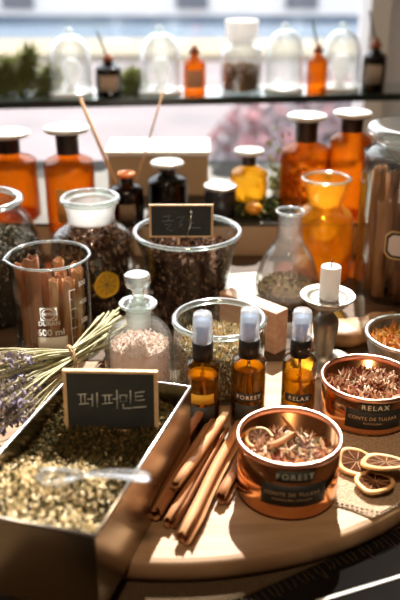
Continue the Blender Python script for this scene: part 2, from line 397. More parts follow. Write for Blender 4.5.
# ================================================================== METAL BOX WITH HERBS
rz_ = .078; bz_ = BZ+.0004
Bk = P(191, 387, rz_); Fr = P(95, 537, rz_); Lf = P(75, 371, rz_); Fl = Fr+(Lf-Bk)
box = thing('metal_herb_tray', 'open rectangular tin tray full of dried peppermint at front left', 'tray')
cen = (Bk+Fr+Lf+Fl)/4
def shrink(p, k, z): return Vector((cen.x+(p.x-cen.x)*k, cen.y+(p.y-cen.y)*k, z))
cs = [Fr, Bk, Lf, Fl]; T = .0009
mb = MB()
vo = [shrink(p, .985, bz_) for p in cs]+[shrink(p, 1, rz_) for p in cs]
vi = [shrink(p, .97, bz_+.001) for p in cs]+[shrink(p, .985, rz_) for p in cs]
mb.add(vo+vi, [(3, 2, 1, 0)]+[(i, (i+1) % 4, 4+(i+1) % 4, 4+i) for i in range(4)]+[(8, 9, 10, 11)]+[(8+(i+1) % 4, 8+i, 12+i, 12+(i+1) % 4) for i in range(4)]+[(4+i, 4+(i+1) % 4, 12+(i+1) % 4, 12+i) for i in range(4)])
mb.build('body', TIN, box, smooth=False)
mb = MB(); mb.tube([shrink(p, .993, rz_) for p in cs+[Fr]], .0013, 8)
mb.build('rolled_rim', mat('bright tin edge', (.85, .82, .80), .3, 1), box)
# herb bed
def bl2(u, v, k=.965):
    p = Fr.lerp(Bk, v).lerp(Fl.lerp(Lf, v), u); return Vector((cen.x+(p.x-cen.x)*k, cen.y+(p.y-cen.y)*k, 0))
hc = P(45, 482, .07)
def hz(u, v):
    p = bl2(u, v); d1 = ((p.x-hc.x)/.036)**2+((p.y-hc.y)/.028)**2
    z = .0635+.004*noise.noise(p*40)+.013*exp(-d1*.9)
    z += .006*exp(-(v/.12)**2)
    z -= .004*exp(-((v-.42)/.16)**2)
    return z
mb = MB(); N = 30; v = []; f = []
for j in range(N+1):
    for i in range(N+1):
        p = bl2(i/N, j/N); v.append((p.x, p.y, hz(i/N, j/N)-.0015))
for j in range(N):
    for i in range(N): f.append((j*(N+1)+i, (j+1)*(N+1)+i, (j+1)*(N+1)+i+1, j*(N+1)+i+1))
W_ = N+1; n0 = len(v)
ring = [i for i in range(W_)]+[j*W_+N for j in range(1, W_)]+[N*W_+i for i in range(N-1, -1, -1)]+[j*W_ for j in range(N-1, 0, -1)]
for r_ in ring: v.append((v[r_][0], v[r_][1], .025))
for k in range(len(ring)): k2 = (k+1) % len(ring); f.append((ring[k], ring[k2], n0+k2, n0+k))
f.append(tuple(n0+k for k in range(len(ring))))
mb.add(v, f, 0)
for i in range(9500):
    u_, v_ = random.random(), random.random()
    p = bl2(u_, v_); d1 = ((p.x-hc.x)/.040)**2+((p.y-hc.y)/.030)**2
    pale = max(exp(-d1*d1*.8), 1/(1+exp((v_-.20)*28))*(.75+.5*noise.noise(p*90)))
    pale *= .92+.5*noise.noise(p*120+Vector((3, 1, 0)))
    if random.random() < pale: mi = 3+random.choices(range(4), (6, 6, 1.4, 1))[0]; s = random.uniform(.8, 1.4)
    else: mi = random.choices(range(3), (4, 5, 3))[0]; s = random.uniform(.6, 1.2)
    mb.bit((p.x, p.y, hz(u_, v_)+random.uniform(-.001, .0016)), .0020*s, .0011*s, .0005*s, mi)
tag(mb.build('dried_herbs', HDK+HLT, smooth=False), 'crumbled dried peppermint filling the tin tray, front heap paled as if sunlit', 'herbs', kind='stuff')
# spoon
sa, sb = P(62, 476, .079), P(151, 480, .083)
spn = thing('scoop_spoon', 'clear spoon stuck in the dried peppermint, its handle over the tray rim', 'spoon', sa)
L = (sb-sa).length; ang = atan2(sb.y-sa.y, sb.x-sa.x); spn.rotation_euler = (0, -asin((sb.z-sa.z)/L), ang)
def flat(outl, th, crown=.0012):
    v = []; f = []; m = 9
    for x, hw, z in outl:
        for k in range(m):
            t = -1+2*k/(m-1); v.append((x, hw*t, z+crown*(t*t)))
    n = len(v); v += [(a[0], a[1], a[2]-th) for a in v]
    for i in range(len(outl)-1):
        for k in range(m-1):
            q = (i*m+k, (i+1)*m+k, (i+1)*m+k+1, i*m+k+1); f.append(q[::-1]); f.append(tuple(n+t for t in q))
        for k in (0, m-1): f.append((i*m+k, (i+1)*m+k, n+(i+1)*m+k, n+i*m+k))
    e = (len(outl)-1)*m
    for k in range(m-1): f.append((k, k+1, n+k+1, n+k)); f.append((e+k, e+k+1, n+e+k+1, n+e+k))
    return MB().add(v, f)
flat([(.012+L*.0, .0024, 0), (L*.35, .003, .002), (L*.6, .0046, .003), (L*.85, .0062, .002), (L*.96, .0052, .001), (L, .002, .0005)], .0012, .0014).build('handle', SPOONM, spn)
flat([(-.016, .002, .001), (-.014, .006, -.001), (-.008, .009, -.003), (0, .0095, -.003), (.008, .006, -.0015), (.013, .0024, 0)], .0012, .003).build('spoon_bowl', SPOONM, spn)
# ------------------------------------------------------------------ chalk signs
def sign(name, label, w, h, loc, rz, tilt, sts, sc, ctr, cm, r, fw=.0026):
    t = thing(name, label, 'sign', loc, rz); t.rotation_euler = (tilt, 0, rz)
    f = MB()
    f.box(-w/2, -.002, 0, -w/2+fw, .002, h); f.box(w/2-fw, -.002, 0, w/2, .002, h)
    f.box(-w/2+fw, -.002, 0, w/2-fw, .002, fw*.7); f.box(-w/2+fw, -.002, h-fw*.7, w/2-fw, .002, h)
    f.build('frame', FRAMEW, t, smooth=False)
    sl_ = MB().box(-w/2+fw, -.0012, fw*.7, w/2-fw, .0012, h-fw*.7).build('slate', SLATE, t, smooth=False)
    strokes(MB(), sts, sc, r, -.0014, ctr[0], ctr[1]).build('chalk_lettering', cm, sl_, loc=(0, 0, h/2))
    return t
pep = [[(75, 101), (110, 98)], [(88, 101), (87, 137)], [(102, 100), (103, 136)], [(80, 140), (116, 136)],
       [(112, 119), (128, 118)], [(130, 98), (130, 148)], [(148, 92), (148, 152)],
       [(166, 103), (204, 100)], [(178, 103), (178, 134)], [(192, 102), (193, 134)], [(166, 137), (205, 132)], [(205, 117), (220, 116)], [(222, 80), (222, 155)],
       [(233, 101), (257, 99), (257, 125), (234, 127), (233, 101)], [(272, 80), (272, 134)], [(244, 136), (244, 154), (276, 152)],
       [(324, 84), (290, 90), (290, 122), (324, 117)], [(291, 105), (318, 102)], [(280, 150), (330, 145)]]
sp = P(112, 431, .061)
s1 = sign('chalkboard_sign', 'black chalkboard sign lettered in chalk, stuck in the peppermint tray', .0665, .047, sp, radians(-2), radians(-6), pep, .0665/350, (198, 128), CHALK, .00038)
# ================================================================== JARS
def ring_rim(r, z, t, h=None):
    h = h or t*1.4
    return [(r-t, z-h*.5), (r-t*.2, z-h*.75), (r+t*.8, z-h*.4), (r+t, z), (r+t*.6, z+h*.45), (r, z+h*.55), (r-t*.7, z+h*.4), (r-t, z), (r-t, z-h*.5)]
# tall flared jar with a sign
cj = P(188, 315); gy = cj.y; zt = zat(231, gy)-BZ
cp_ = smoothprof([(.0, .0005), (.036, .0006), (.041, .006), (.0425, .03), (.044, zt*.55), (.048, zt*.8), (.0535, zt-.004), (.0535, zt)], 6)
t = thing('flared_jar', 'wide flared clear jar of dark potpourri holding a small chalk sign', 'jar', cj)
MB().lathe(walled(cp_, .0022), 72).build('body', G, t)
MB().lathe(ring_rim(.0532, zt, .0028, .004), 72).build('rim', GR, t)
contents('dark_potpourri', 'dark brown potpourri in the flared jar behind the small straw jar', 'potpourri', cj, cp_, .003, zt*.80, POT, 1900, (.0042, .0026, .0009), weights=(5, 5, 3, 1), gap=.0042)
ch2 = [[(100, 112), (140, 106)], [(128, 108), (128, 132)], [(95, 136), (155, 132)], [(108, 155), (145, 150), (115, 180), (150, 187)],
       [(172, 118), (213, 110), (185, 145)], [(160, 175), (164, 176)], [(185, 165), (200, 150)], [(235, 125), (262, 150)], [(232, 172), (298, 172)]]
wz = zat(203, gy); bzs = wz-.033
s2 = sign('small_chalk_sign', 'small framed black chalkboard with faint writing standing inside the flared jar', .064, .033, (cj.x-.006, gy-.008, bzs), 0, radians(-7), ch2, .064/340, (195, 135), CHALK2, .0005, .0022)
MB().tube([(-.003, 0, 0), (-.003, .001, -.018)], .0014, 8).build('stake', FRAMEW, s2)
mb = MB(); mb.lathe([(0, 0), (.0016, .001), (.0018, .0025), (.0012, .004), (0, .0045)], 12, M=Matrix.Translation((.010, -.0035, .024))); mb.tube([(.010, -.0035, .025), (.009, -.0035, .012), (.005, -.0035, 0)], .0007, 6)
mb.build('pin', mat('bright pin', (.8, .9, .85), .2, 1), s2)
# glass-stoppered potpourri jar (open ground neck)
kj = P(96, 303); gy = kj.y; zr = zat(197, gy)-BZ
kp = smoothprof([(0, .0005), (.038, .0006), (.044, .006), (.0452, .03), (.0445, zr*.55), (.040, zr*.68), (.028, zr*.76), (.0245, zr*.80)], 6)
t = thing('wide_neck_jar', 'round-shouldered clear jar of dark potpourri with a frosted wide neck, behind the beaker', 'jar', kj)
MB().lathe(walled(kp, .002), 72).build('body', G, t)
MB().lathe([(.0245, zr*.79), (.0247, zr*.86), (.0275, zr*.95), (.0272, zr*.97), (.0225, zr*.95), (.0222, zr*.8)], 64).build('neck', GS, t)
MB().lathe(ring_rim(.0285, zr*.985, .0028, .006), 64).build('rim', GR, t)
contents('brown_petals', 'brown dried petals in the wide neck jar behind the beaker', 'potpourri', kj, kp, .003, zr*.66, POT, 1900, (.0045, .003, .001), weights=(4, 5, 4, 2), gap=.004, mound=.003)
# slices
def slice_parts(t, r, th=.0022, warp=.2, seg=40, rind=RIND, flesh=FLESH, hole=False):
    ph = random.random()*6
    def W(x, y): return warp*r*.6*(sin(2*atan2(y, x)+ph)*(x*x+y*y)/(r*r))
    mb = MB(); v = []; f = []
    prof = [(r*.78, -th/2), (r*.95, -th*.6), (r, 0), (r*.95, th*.6), (r*.78, th/2)]
    for k in range(seg):
        a = 2*pi*k/seg; wo = 1+.03*sin(5*a+ph)
        for rr, z in prof: x, y = rr*wo*cos(a), rr*wo*sin(a); v.append((x, y, z+W(x, y)))
    m = len(prof)
    for k in range(seg):
        k2 = (k+1) % seg
        for i in range(m): f.append((k*m+i, k2*m+i, k2*m+(i+1) % m, k*m+(i+1) % m))
    mb.add(v, f).build('rind', rind, t)
    if hole: return
    mb = MB()
    for sgn in (1, -1):
        v = []; f = []
        for j, rr in enumerate((.02, .3, .6, .88)):
            for k in range(seg):
                a = 2*pi*k/seg; wo = 1+.03*sin(5*a+ph); x, y = r*rr*wo*cos(a), r*rr*wo*sin(a)
                v.append((x, y, sgn*(th*.18+th*.12*abs(sin(4.5*a))*(rr > .2))+W(x, y)))
        for j in range(3):
            for k in range(seg):
                k2 = (k+1) % seg; q = (j*seg+k, j*seg+k2, (j+1)*seg+k2, (j+1)*seg+k); f.append(q if sgn > 0 else q[::-1])
        mb.add(v, f)
    fo = mb.build('flesh', flesh, t)
    for k in range(9):
        a = 2*pi*k/9+ph*.3
        pts = [(r*q*cos(a), r*q*sin(a), th*.28+W(r*q*cos(a), r*q*sin(a))) for q in (.05, .35, .65, .80)]
        MB().tube(pts, r*.02, 5).build('membrane', PITH, fo)
def citrus(name, label, loc, rot, r, **k):
    t = thing(name, label, 'fruit slice', loc); t.rotation_euler = rot; slice_parts(t, r, **k); return t
citrus('dried_lemon_slice', 'bright yellow dried lemon slice pressed against the glass inside the wide neck jar', (kj.x+.018, kj.y-.0405, zat(285, kj.y-.04)), (radians(80), radians(60), radians(24)), .0145, rind=LEMON, flesh=LEMON, warp=.1, th=.0016)
# beaker
bk = P(56, 347); gy = bk.y; zb = zat(255, gy)-BZ; RB = .0372
bp_ = smoothprof([(0, .0004), (.033, .0004), (.0362, .003), (RB, .009), (RB, zb*.5), (RB, zb-.005), (RB+.0015, zb-.001)], 5)
t = thing('glass_beaker', 'graduated 600 ml glass beaker holding cinnamon bark', 'beaker', bk)
mb = MB().lathe(walled(bp_, .0016), 72)
for v_ in mb.v:
    if v_.z > zb-.007:
        a = atan2(v_.y, v_.x); d = (a-radians(196)+pi) % (2*pi)-pi; k = exp(-(d/.16)**2)*(v_.z-zb+.007)/.007; v_.x *= 1+.07*k; v_.y *= 1+.07*k
mb.build('body', G, t)
mb = MB().lathe(ring_rim(RB+.0008, zb, .0014, .002), 72)
for v_ in mb.v:
    a = atan2(v_.y, v_.x); d = (a-radians(196)+pi) % (2*pi)-pi; k = exp(-(d/.16)**2); v_.x *= 1+.07*k; v_.y *= 1+.07*k
mb.build('rim', GR, t)
pr = RB+.0004
def zb_at(py): return zat(py, gy-RB)-BZ
camang = atan2(-bk.y, -bk.x)
def ab(px):
    s_ = max(-.95, min(.95, (px-bk_px)/bk_w)); return camang+asin(s_)
bk_px = 52.5; bk_w = 39.5
wrap(text_mesh('600 ml', .0092, bold=.0002), pr, ab(49), zb_at(333)).build('volume_print', WHITE, t)
wrap(text_mesh('DURAN', .0058, bold=.0001), pr, ab(48), zb_at(324)).build('maker_print', WHITE, t)
patch(RB, .0275, .0165, ab(50), zb_at(345.5), .0003).build('writing_patch', mat('grey enamel', (.80, .78, .72), .7, sss=.3), t)
mb = MB(); s_ = .0155
for (x0, y0, x1, y1) in ((-s_/2, -s_*.42, s_/2, -s_*.38), (-s_/2, s_*.38, s_/2, s_*.42), (-s_/2, -s_*.42, -s_*.46, s_*.42), (s_*.46, -s_*.42, s_/2, s_*.42)):
    n = 8; mb.add([(x0+(x1-x0)*i/n, y, 0) for y in (y0, y1) for i in range(n+1)], [(i, i+1, n+2+i, n+1+i) for i in range(n)])
n = 36
for r0, r1 in ((s_*.30, s_*.36),):
    mb.add([(r*cos(2*pi*k/n)*1.15, r*sin(2*pi*k/n)*1.0, 0) for r in (r0, r1) for k in range(n)], [(k, (k+1) % n, n+(k+1) % n, n+k) for k in range(n)])
for sx in (-1, 1):
    for sy in (-1, 1): mb.add([(sx*s_*.46, sy*s_*.38, 0), (sx*s_*.28, sy*s_*.38, 0), (sx*s_*.46, sy*s_*.2, 0)], [(0, 1, 2)])
mb.add([(x, y, 0) for x, y in ((-s_*.34, -.0014), (s_*.34, -.0014), (s_*.34, .0016), (-s_*.34, .0016))], [(0, 1, 2, 3)])
emb = wrap(mb, pr, ab(48), zb_at(314.5)).build('maker_emblem', WHITE, t)
wrap(text_mesh('SCHOTT', .0032), pr+.0003, ab(48), zb_at(314.5)).build('emblem_lettering', mat('dark print', (.1, .06, .04), .6), emb)
mb = MB(); zz0, zz1 = zb_at(352), zb_at(294); mb.add([(-.0004, zz0, 0), (.0004, zz0, 0), (.0004, zz1, 0), (-.0004, zz1, 0)], [(0, 1, 2, 3)])
for py in (294, 313, 332):
    z_ = zb_at(py); mb.add([(x_, z_+s__, 0) for s__ in (-.0004, .0004) for x_ in (0, .002, .004, .0065)], [(0, 1, 5, 4), (1, 2, 6, 5), (2, 3, 7, 6)])
for k_, py in enumerate((303, 322, 341)):
    z_ = zb_at(py); mb.add([(0, z_-.0003, 0), (.003, z_-.0003, 0), (.003, z_+.0003, 0), (0, z_+.0003, 0)], [(0, 1, 2, 3)])
wrap(mb, pr, ab(69), 0).build('scale_marks', WHITE, t)
for txt, py in (('500', 291), ('400', 309.5), ('300', 328.5)):
    wrap(text_mesh(txt, .0066, bold=.00012), pr, ab(82), zb_at(py)).build('scale_number', WHITE, t)
# cinnamon sticks (scrolled bark)
def quill(r, L, turns=1.6, th=.0007, both=True):
    """two-sided scroll of bark along +z"""
    pts = []
    n = 30; half = []
    for i in range(n+1):
        a = turns*2*pi*i/n/1.6*1.15; rr = r*(1-.62*i/n); half.append((rr*cos(a), rr*sin(a)))
    path = half
    v = []; f = []
    m = len(path)
    for j in range(7):
        z = L*j/6; wob = 1+.04*sin(j*2.1+r*900)
        dx = .0006*sin(j*1.2+L*50)
        for off in (0, -th):
            for i, (x, y) in enumerate(path):
                d = hypot(x, y); k = (d+off)/d*wob; v.append((x*k+dx, y*k, z+(.001*sin(i*.9) if j in (0, 6) else 0)))
    S = 2*m
    for j in range(6):
        for i in range(m-1):
            a = j*S+i; b = (j+1)*S+i
            f.append((a, a+1, b+1, b)); f.append((a+m, b+m, b+m+1, a+m+1))
        for i in (0, m-1): a = j*S+i; b = (j+1)*S+i; f.append((a, b, b+m, a+m))
    for j, s__ in ((0, 1), (6, -1)):
        for i in range(m-1): a = j*S+i; f.append((a, a+m, a+m+1, a+1) if s__ > 0 else (a, a+1, a+m+1, a+m))
    return MB().add(v, f)
def stick_between(a, b, r, label, mi=0, group=None, roll=0, name='cinnamon_stick', cat='cinnamon stick'):
    a = Vector(a); b = Vector(b); d = b-a
    o = quill(r, d.length, random.uniform(1.3, 1.8)).build(name, CINN[mi])
    o.rotation_mode = 'QUATERNION'; q = d.to_track_quat('Z', 'Y'); from mathutils import Quaternion
    o.rotation_quaternion = q @ Quaternion((0, 0, 1), roll); o.location = a
    return tag(o, label, cat, group)
# inside the beaker
k = 0
for i, (ax, ay, tx, ty, hh, r, m) in enumerate([(-.010, -.022, -.012, -.020, .102, .0085, 2), (-.022, -.012, -.025, -.014, .092, .0065, 0), (.003, -.024, .006, -.022, .080, .0065, 1), (.016, -.018, .019, -.017, .078, .0072, 1),
                                     (.024, -.006, .027, -.005, .083, .0072, 1), (.010, -.004, .012, -.006, .080, .0075, 0), (.020, .010, .022, .012, .083, .0072, 0), (-.004, .004, -.006, .006, .077, .006, 2), (-.022, .008, -.024, .010, .074, .006, 0), (.004, .020, .006, .022, .083, .0072, 1)]):
    lab = 'tallest cinnamon quill in the glass beaker, dark brown with open top' if i == 0 else 'dark flat cinnamon quill beside the tallest one in the beaker' if i == 1 else 'brown cinnamon quill standing in the graduated beaker'
    stick_between((bk.x+ax, bk.y+ay, BZ+.003), (bk.x+tx, bk.y+ty, BZ+hh), r, lab, m, 'cinnamon quills in the beaker' if i > 1 else None, i*1.3)
# big left jar
lj = P(-8, 309); lj.x = -.2255; gy = lj.y; zl = zat(200, gy)-BZ
lp = smoothprof([(0, .0005), (.052, .0006), (.060, .008), (.0625, .035), (.061, zl*.55), (.052, zl*.8), (.0415, zl*.93), (.041, zl)], 6)
t = thing('bell_shaped_jar', 'large clear jar of grey herbs at the left edge, widening below its thick rim', 'jar', lj)
MB().lathe(walled(lp, .002), 72).build('body', G, t)
MB().lathe(ring_rim(.042, zl, .004, .0055), 72).build('rim', GR, t)
contents('grey_herbs', 'greyish dried herbs heaped in the large jar at the left edge', 'herbs', lj, lp, .003, zl*.60, GRY, 2200, (.003, .002, .0009), weights=(3, 4, 3), gap=.004, mound=.016)
s3 = sign('leaning_chalk_sign', 'chalkboard sign in a wooden frame cut off by the left edge, in the grey herbs', .05, .042, (lj.x-.004, lj.y-.022, BZ+zl*.64+.006), radians(8), radians(-8), [[(0, 0), (20, 0)], [(0, 14), (24, 12)]], .0005, (12, 6), CHALK2, .0005, .0024)
# apothecary bottle with stopper, filled with rosy salt
ab_ = P(141, 386); gy = ab_.y; zs = zat(303, gy)-BZ
ap = smoothprof([(0, .0005), (.026, .0006), (.030, .004), (.0305, .022), (.029, zs*.58), (.0225, zs*.74), (.0125, zs*.83), (.0108, zs*.88), (.0108, zs*.93)], 6)
t = thing('stoppered_bottle', 'round clear apothecary bottle with a glass stopper, half full of rosy salt', 'bottle', ab_)
MB().lathe(walled(ap, .0016), 64).build('body', G2, t)
MB().lathe([(.0100, zs*.74), (.0106, zs*.84), (.0108, zs*.95), (.0095, zs*.95), (.009, zs*.78), (0, zs*.76)], 48).build('ground_neck', GS, t)
MB().lathe([(.0106, zs*.93), (.0135, zs*.965), (.0165, zs*.985), (.0168, zs), (.016, zs+.001), (.0112, zs*.985), (.0095, zs*.95)], 56).build('lip', GR, t)
zk = zat(280, gy)-BZ
MB().lathe(smoothprof([(0, zs*.9), (.0088, zs*.9), (.0088, zs+.001), (.0055, zs+.004), (.0058, zk-.008), (.0108, zk-.004), (.0112, zk+.003), (.010, zk+.0055), (0, zk+.006)], 4), 10).build('stopper', GR, t, smooth=False)
contents('rosy_bath_salt', 'pale rosy salt crystals in the stoppered apothecary bottle', 'salt', ab_, ap, .003, zs*.52, SALT, 900, (.0015, .0012, .001), gap=.0035, mound=.003)
# small straw jar
wj = P(218.5, 385); gy = wj.y; zw = zat(318.5, gy)-BZ
wp = smoothprof([(0, .0005), (.033, .0006), (.0385, .005), (.040, .018), (.0402, zw*.6), (.0395, zw-.006), (.0385, zw)], 6)
t = thing('small_wide_jar', 'low wide clear jar of straw-coloured dried blossom behind the spray bottles', 'jar', wj)
MB().lathe(walled(wp, .002), 72).build('body', G, t)
MB().lathe(ring_rim(.0385, zw, .0032, .0045), 72).build('rim', GR, t)
contents('dried_chamomile', 'pale straw and golden dried blossom in the low wide jar', 'dried flowers', wj, wp, .003, zw*.66, CHM, 2600, (.0042, .0008, .0006), weights=(4, 4, 2, 2, 2), gap=.004, mound=.006, core=4)
# clear flask
fl = P(286, 303); gy = fl.y; zf = zat(211, gy)-BZ; zz = lambda py: zat(py, gy)-BZ
fp = smoothprof([(0, .0005), (.024, .0006), (.033, .006), (.0362, .018), (.034, .032), (.025, zz(254)), (.0165, zz(243)), (.0135, zz(232)), (.0130, zf-.004), (.0142, zf)], 6)
t = thing('clear_flask', 'clear long-necked flask with brown dried herbs at the bottom, behind the candle', 'flask', fl)
MB().lathe(walled(fp, .0015), 64).build('body', G2, t)
MB().lathe(ring_rim(.0142, zf, .0016, .002), 48).build('rim', GR, t)
contents('brown_dried_herbs', 'brown-green dried herbs in the bottom of the clear flask', 'herbs', fl, fp, .003, .020, [HDK[2], POT[2], CHM[2], POT[1]], 700, (.0028, .0014, .0007), gap=.0035, mound=.010)
# golden amber wide-mouth flask
af = P(320, 276); gy = af.y; zz = lambda py: zat(py, gy)-BZ; za = zz(178)
fp = smoothprof([(0, .0005), (.028, .0006), (.034, .005), (.0362, .03), (.0355, zz(228)), (.031, zz(213)), (.0205, zz(205)), (.0195, zz(200)), (.0235, zz(188)), (.0262, za-.001)], 6)
t = thing('amber_wide_mouth_flask', 'golden amber round flask with an open flared mouth, behind the candle', 'flask', af)
MB().lathe(walled(fp, .0016), 72).build('body', AMY, t)
MB().lathe(ring_rim(.0262, za, .0022, .0028), 64).build('rim', GR, t)
MB().lathe([(0, .003)]+[(max(r_-.0022, 0), z_) for r_, z_ in fp if .003 < z_ < zz(215)]+[(0, zz(215))], 56).build('liquid', LIQ, t)
# pantry jar at the right edge
pj = P(404, 305, 0); pj.x = .2260; pj.z = BZ; gy = pj.y; zz = lambda py: zat(py, gy)-BZ
pp = smoothprof([(0, .0005), (.044, .0006), (.051, .006), (.0532, .03), (.0532, zz(162)), (.050, zz(153)), (.041, zz(146)), (.040, zz(142))], 6)
t = thing('tall_storage_jar', 'tall clear storage jar with a heavy glass lid, packed with cinnamon bark', 'jar', pj)
MB().lathe(walled(pp, .002), 72).build('body', G, t)
zl_ = zz(142)
MB().lathe(smoothprof([(0, zl_-.004), (.037, zl_-.003), (.039, zl_+.002), (.049, zl_+.006), (.051, zl_+.012), (.047, zl_+.018), (.02, zl_+.020), (0, zl_+.0205)], 4), 56).build('lid', GR, t)
MB().tube([Vector((.0375*cos(a), .0375*sin(a), zl_-.002-.022*max(0, sin((a-3.6)*1.3)))) for a in [3.1+i*.12 for i in range(28)]], .0006, 6).build('wire_clasp', STEEL, t)
def octo(w, h, c): return [(-w/2+c, -h/2), (w/2-c, -h/2), (w/2, -h/2+c), (w/2, h/2-c), (w/2-c, h/2), (-w/2+c, h/2), (-w/2, h/2-c), (-w/2, -h/2+c)]
zlab = zz(231)+.001
for nm, w_, h_, c_, rr, mm in (('label_border', .031, .031, .006, .0534, mat('gold border', (.70, .48, .18), .4)), ('label_band', .0275, .0275, .0055, .0537, BLKL), ('label_face', .0225, .0225, .0045, .0540, mat('paper white', (.72, .66, .66), .7))):
    mb = MB(); pts = octo(w_, h_, c_); mb.add([(0, 0, 0)]+[(x, y, 0) for x, y in pts], [(0, i+1, (i+1) % 8+1) for i in range(8)])
    # subdivide by re-gridding so the plate follows the glass
    g = MB(); n = 12
    for i in range(n):
        x0, x1 = -w_/2+w_*i/n, -w_/2+w_*(i+1)/n
        def hh(x): return h_/2-max(0, abs(x)-(w_/2-c_))
        g.add([(x0, -hh(x0), 0), (x1, -hh(x1), 0), (x1, hh(x1), 0), (x0, hh(x0), 0)], [(0, 1, 2, 3)])
    wrap(g, rr, atan2(-pj.y, -pj.x)-.10, zlab).build(nm, mm, t)
patch(.0533, .022, .026, atan2(-pj.y, -pj.x)+.0, zz(178)).build('paper_tag', mat('plain white tag', (.78, .76, .74), .7), t)
for i in range(15):
    if i < 10: a = 2*pi*i/10; rr = .036
    else: a = 2*pi*(i-10)/5+.3; rr = .017
    x, y = rr*cos(a), rr*sin(a); h_ = random.uniform(.116, .146)
    stick_between((pj.x+x*.98, pj.y+y*.98, BZ+.0035), (pj.x+x*1.02+random.uniform(-.002, .002), pj.y+y, h_+.012), random.uniform(.0075, .0095), 'long brown cinnamon bark quill upright in the tall storage jar', random.choice((0, 1, 1, 2)), 'long cinnamon quills in the storage jar', random.uniform(0, 6), name='long_cinnamon_quill')
# ================================================================== SPRAY BOTTLES
def spray(px, pb, ptop, label, strip, lvl):
    q = P(px, pb); gy = q.y; H_ = zat(ptop, gy)-BZ; R = .0138
    t = thing('spray_bottle', label, 'spray bottle', q)
    k = H_/.10
    prof = smoothprof([(0, .0004), (.0125, .0004), (R, .002), (R, .03*k), (R, .053*k), (.0128, .058*k), (.0085, .0615*k), (.0078, .064*k)], 5)
    MB().lathe(walled(prof, .001), 48).build('body', AMD, t)
    MB().lathe([(.0078, .061*k), (.0083, .0612*k), (.0083, .0755*k), (.0072, .076*k), (0, .076*k)], 40).build('collar', BLACK, t)
    MB().lathe([(.0079, .0762*k), (.0081, .0765*k), (.0076, .097*k), (.0068, .0998*k), (0, .1*k)], 40).build('cap', CAPC, t)
    MB().lathe([(.0045, .0762*k), (.0045, .086*k), (.0056, .0865*k), (.0056, .094*k), (0, .0945*k)], 24).build('nozzle', mat('pale nozzle', (.55, .68, .82), .4, sss=.4), t)
    lz = .048*k*lvl
    MB().lathe([(0, .002), (R-.0025, .002), (R-.002, .004), (R-.0019, lz-.0006), (0, lz-.0006)], 40).build('oil', LIQ, t)
    MB().lathe([(R-.0019, lz-.0004), (R-.0019, lz), (.002, lz)], 40).build('oil_surface', OILS, t)
    MB().tube([(0, 0, .064*k), (0, 0, .05*k), (.002, -.001, .03*k), (.006, -.003, .004)], .0013, 8).build('dip_tube', mat('tube plastic', (.9, .72, .3), .4, sss=.5), t)
    fa = atan2(-q.y, -q.x); zs_ = zat(*strip[2:3], gy-R)-BZ
    if strip[1] is None: patch(R, .019, .0085, fa, zs_).build('blank_strip', mat('yellow tape', (.85, .50, .04), .6, sss=.2), t)
    else:
        tl_ = patch(R, .0225, .0072, fa+.05, zs_).build('tape_label', BLKL, t)
        wrap(text_mesh(strip[1], .0050, spacing=1.25, bold=.00008), R+.0007, fa+.05, zs_).build('tape_lettering', mat('silver lettering', (.7, .7, .66), .6), tl_)
    hh = zs_-.0075
    if hh > .004:
        patch(R, .0215, max(.008, (hh-.003)*1.0), fa, 2.5e-3+(hh-.003)/2+.001).build('label', BLKL, t)
    return t
spray(202.5, 424, 313, 'amber spray bottle with a blank yellow strip, leftmost of the three', ('a', None, 400), .98)
spray(247, 423, 309, 'amber spray bottle with the FOREST strip, between the other two', ('b', 'FOREST', 398), 1.08)
spray(296.5, 420, 310, 'amber spray bottle with the RELAX strip, nearest the candlestick', ('c', 'RELAX', 399), .88)
# ================================================================== COPPER TINS
def tin(px, pb, pt, R, z, label, word, ang, sub):
    q = P(px, pb, z); H_ = zat(pt, q.y)-z
    t = thing('copper_tin', label, 'tin', q)
    pf = [(0, .0004), (R-.003, .0004), (R-.001, .0015), (R, .003), (R, H_-.002)]
    pin = [(R-.001, H_-.002), (R-.001, .003), (0, .002)]
    MB().lathe(pf+pin, 72).build('body', COPPER, t)
    MB().lathe(ring_rim(R, H_-.0005, .0018, .0035), 72).build('rim', COPR, t)
    fa = atan2(-q.y, -q.x)+ang
    zc = H_*.46
    lb = patch(R, .046, .0170, fa+.03, zc).build('label', BLKL, t)
    wrap(text_mesh('CONTE DE TULEAR', .0042, spacing=1.1), R+.0007, fa, zc+.0015).build('label_lettering', mat('gold lettering', (.68, .48, .28), .6), lb)
    wrap(text_mesh(sub, .0026, spacing=1.1), R+.0007, fa, zc-.003).build('small_lettering', MATS['gold lettering'], lb)
    tl_ = patch(R, .026, .0092, fa+.03, H_*.80).build('tape_label', mat('tape green black', (.03, .04, .03), .5), t)
    wrap(text_mesh(word, .0062, spacing=1.3, bold=.00008), R+.0007, fa+.03, H_*.80).build('tape_lettering', mat('tape lettering', (.66, .66, .58), .6), tl_)
    return q, H_, pf
tq1, th1, tp1 = tin(286.5, 489, 435, .0360, BZ+.0003, 'shiny copper tin with the FOREST tape, nearest the front', 'FOREST', .12, 'POTPOURRI DIFFUSER')
tq2, th2, tp2 = tin(365, 412, 377, .0375, CLZ, 'shiny copper tin with the RELAX tape, at the right behind the orange slices', 'RELAX', .18, 'POTPOURRI')
contents('forest_potpourri', 'pale and brown potpourri flakes in the front copper tin', 'potpourri', tq1, tp1, .004, th1*.62, FLW, 620, (.0052, .0018, .0011), weights=(1, 2, 4, 5, 2), gap=.0025, mound=.006, side=.05)
contents('relax_potpourri', 'reddish dried blossom in the right copper tin', 'potpourri', tq2, tp2, .004, th2*.62, FLW, 620, (.0056, .0017, .0011), weights=(3, 4, 4, 2, 1), gap=.0025, mound=.007, side=.05)
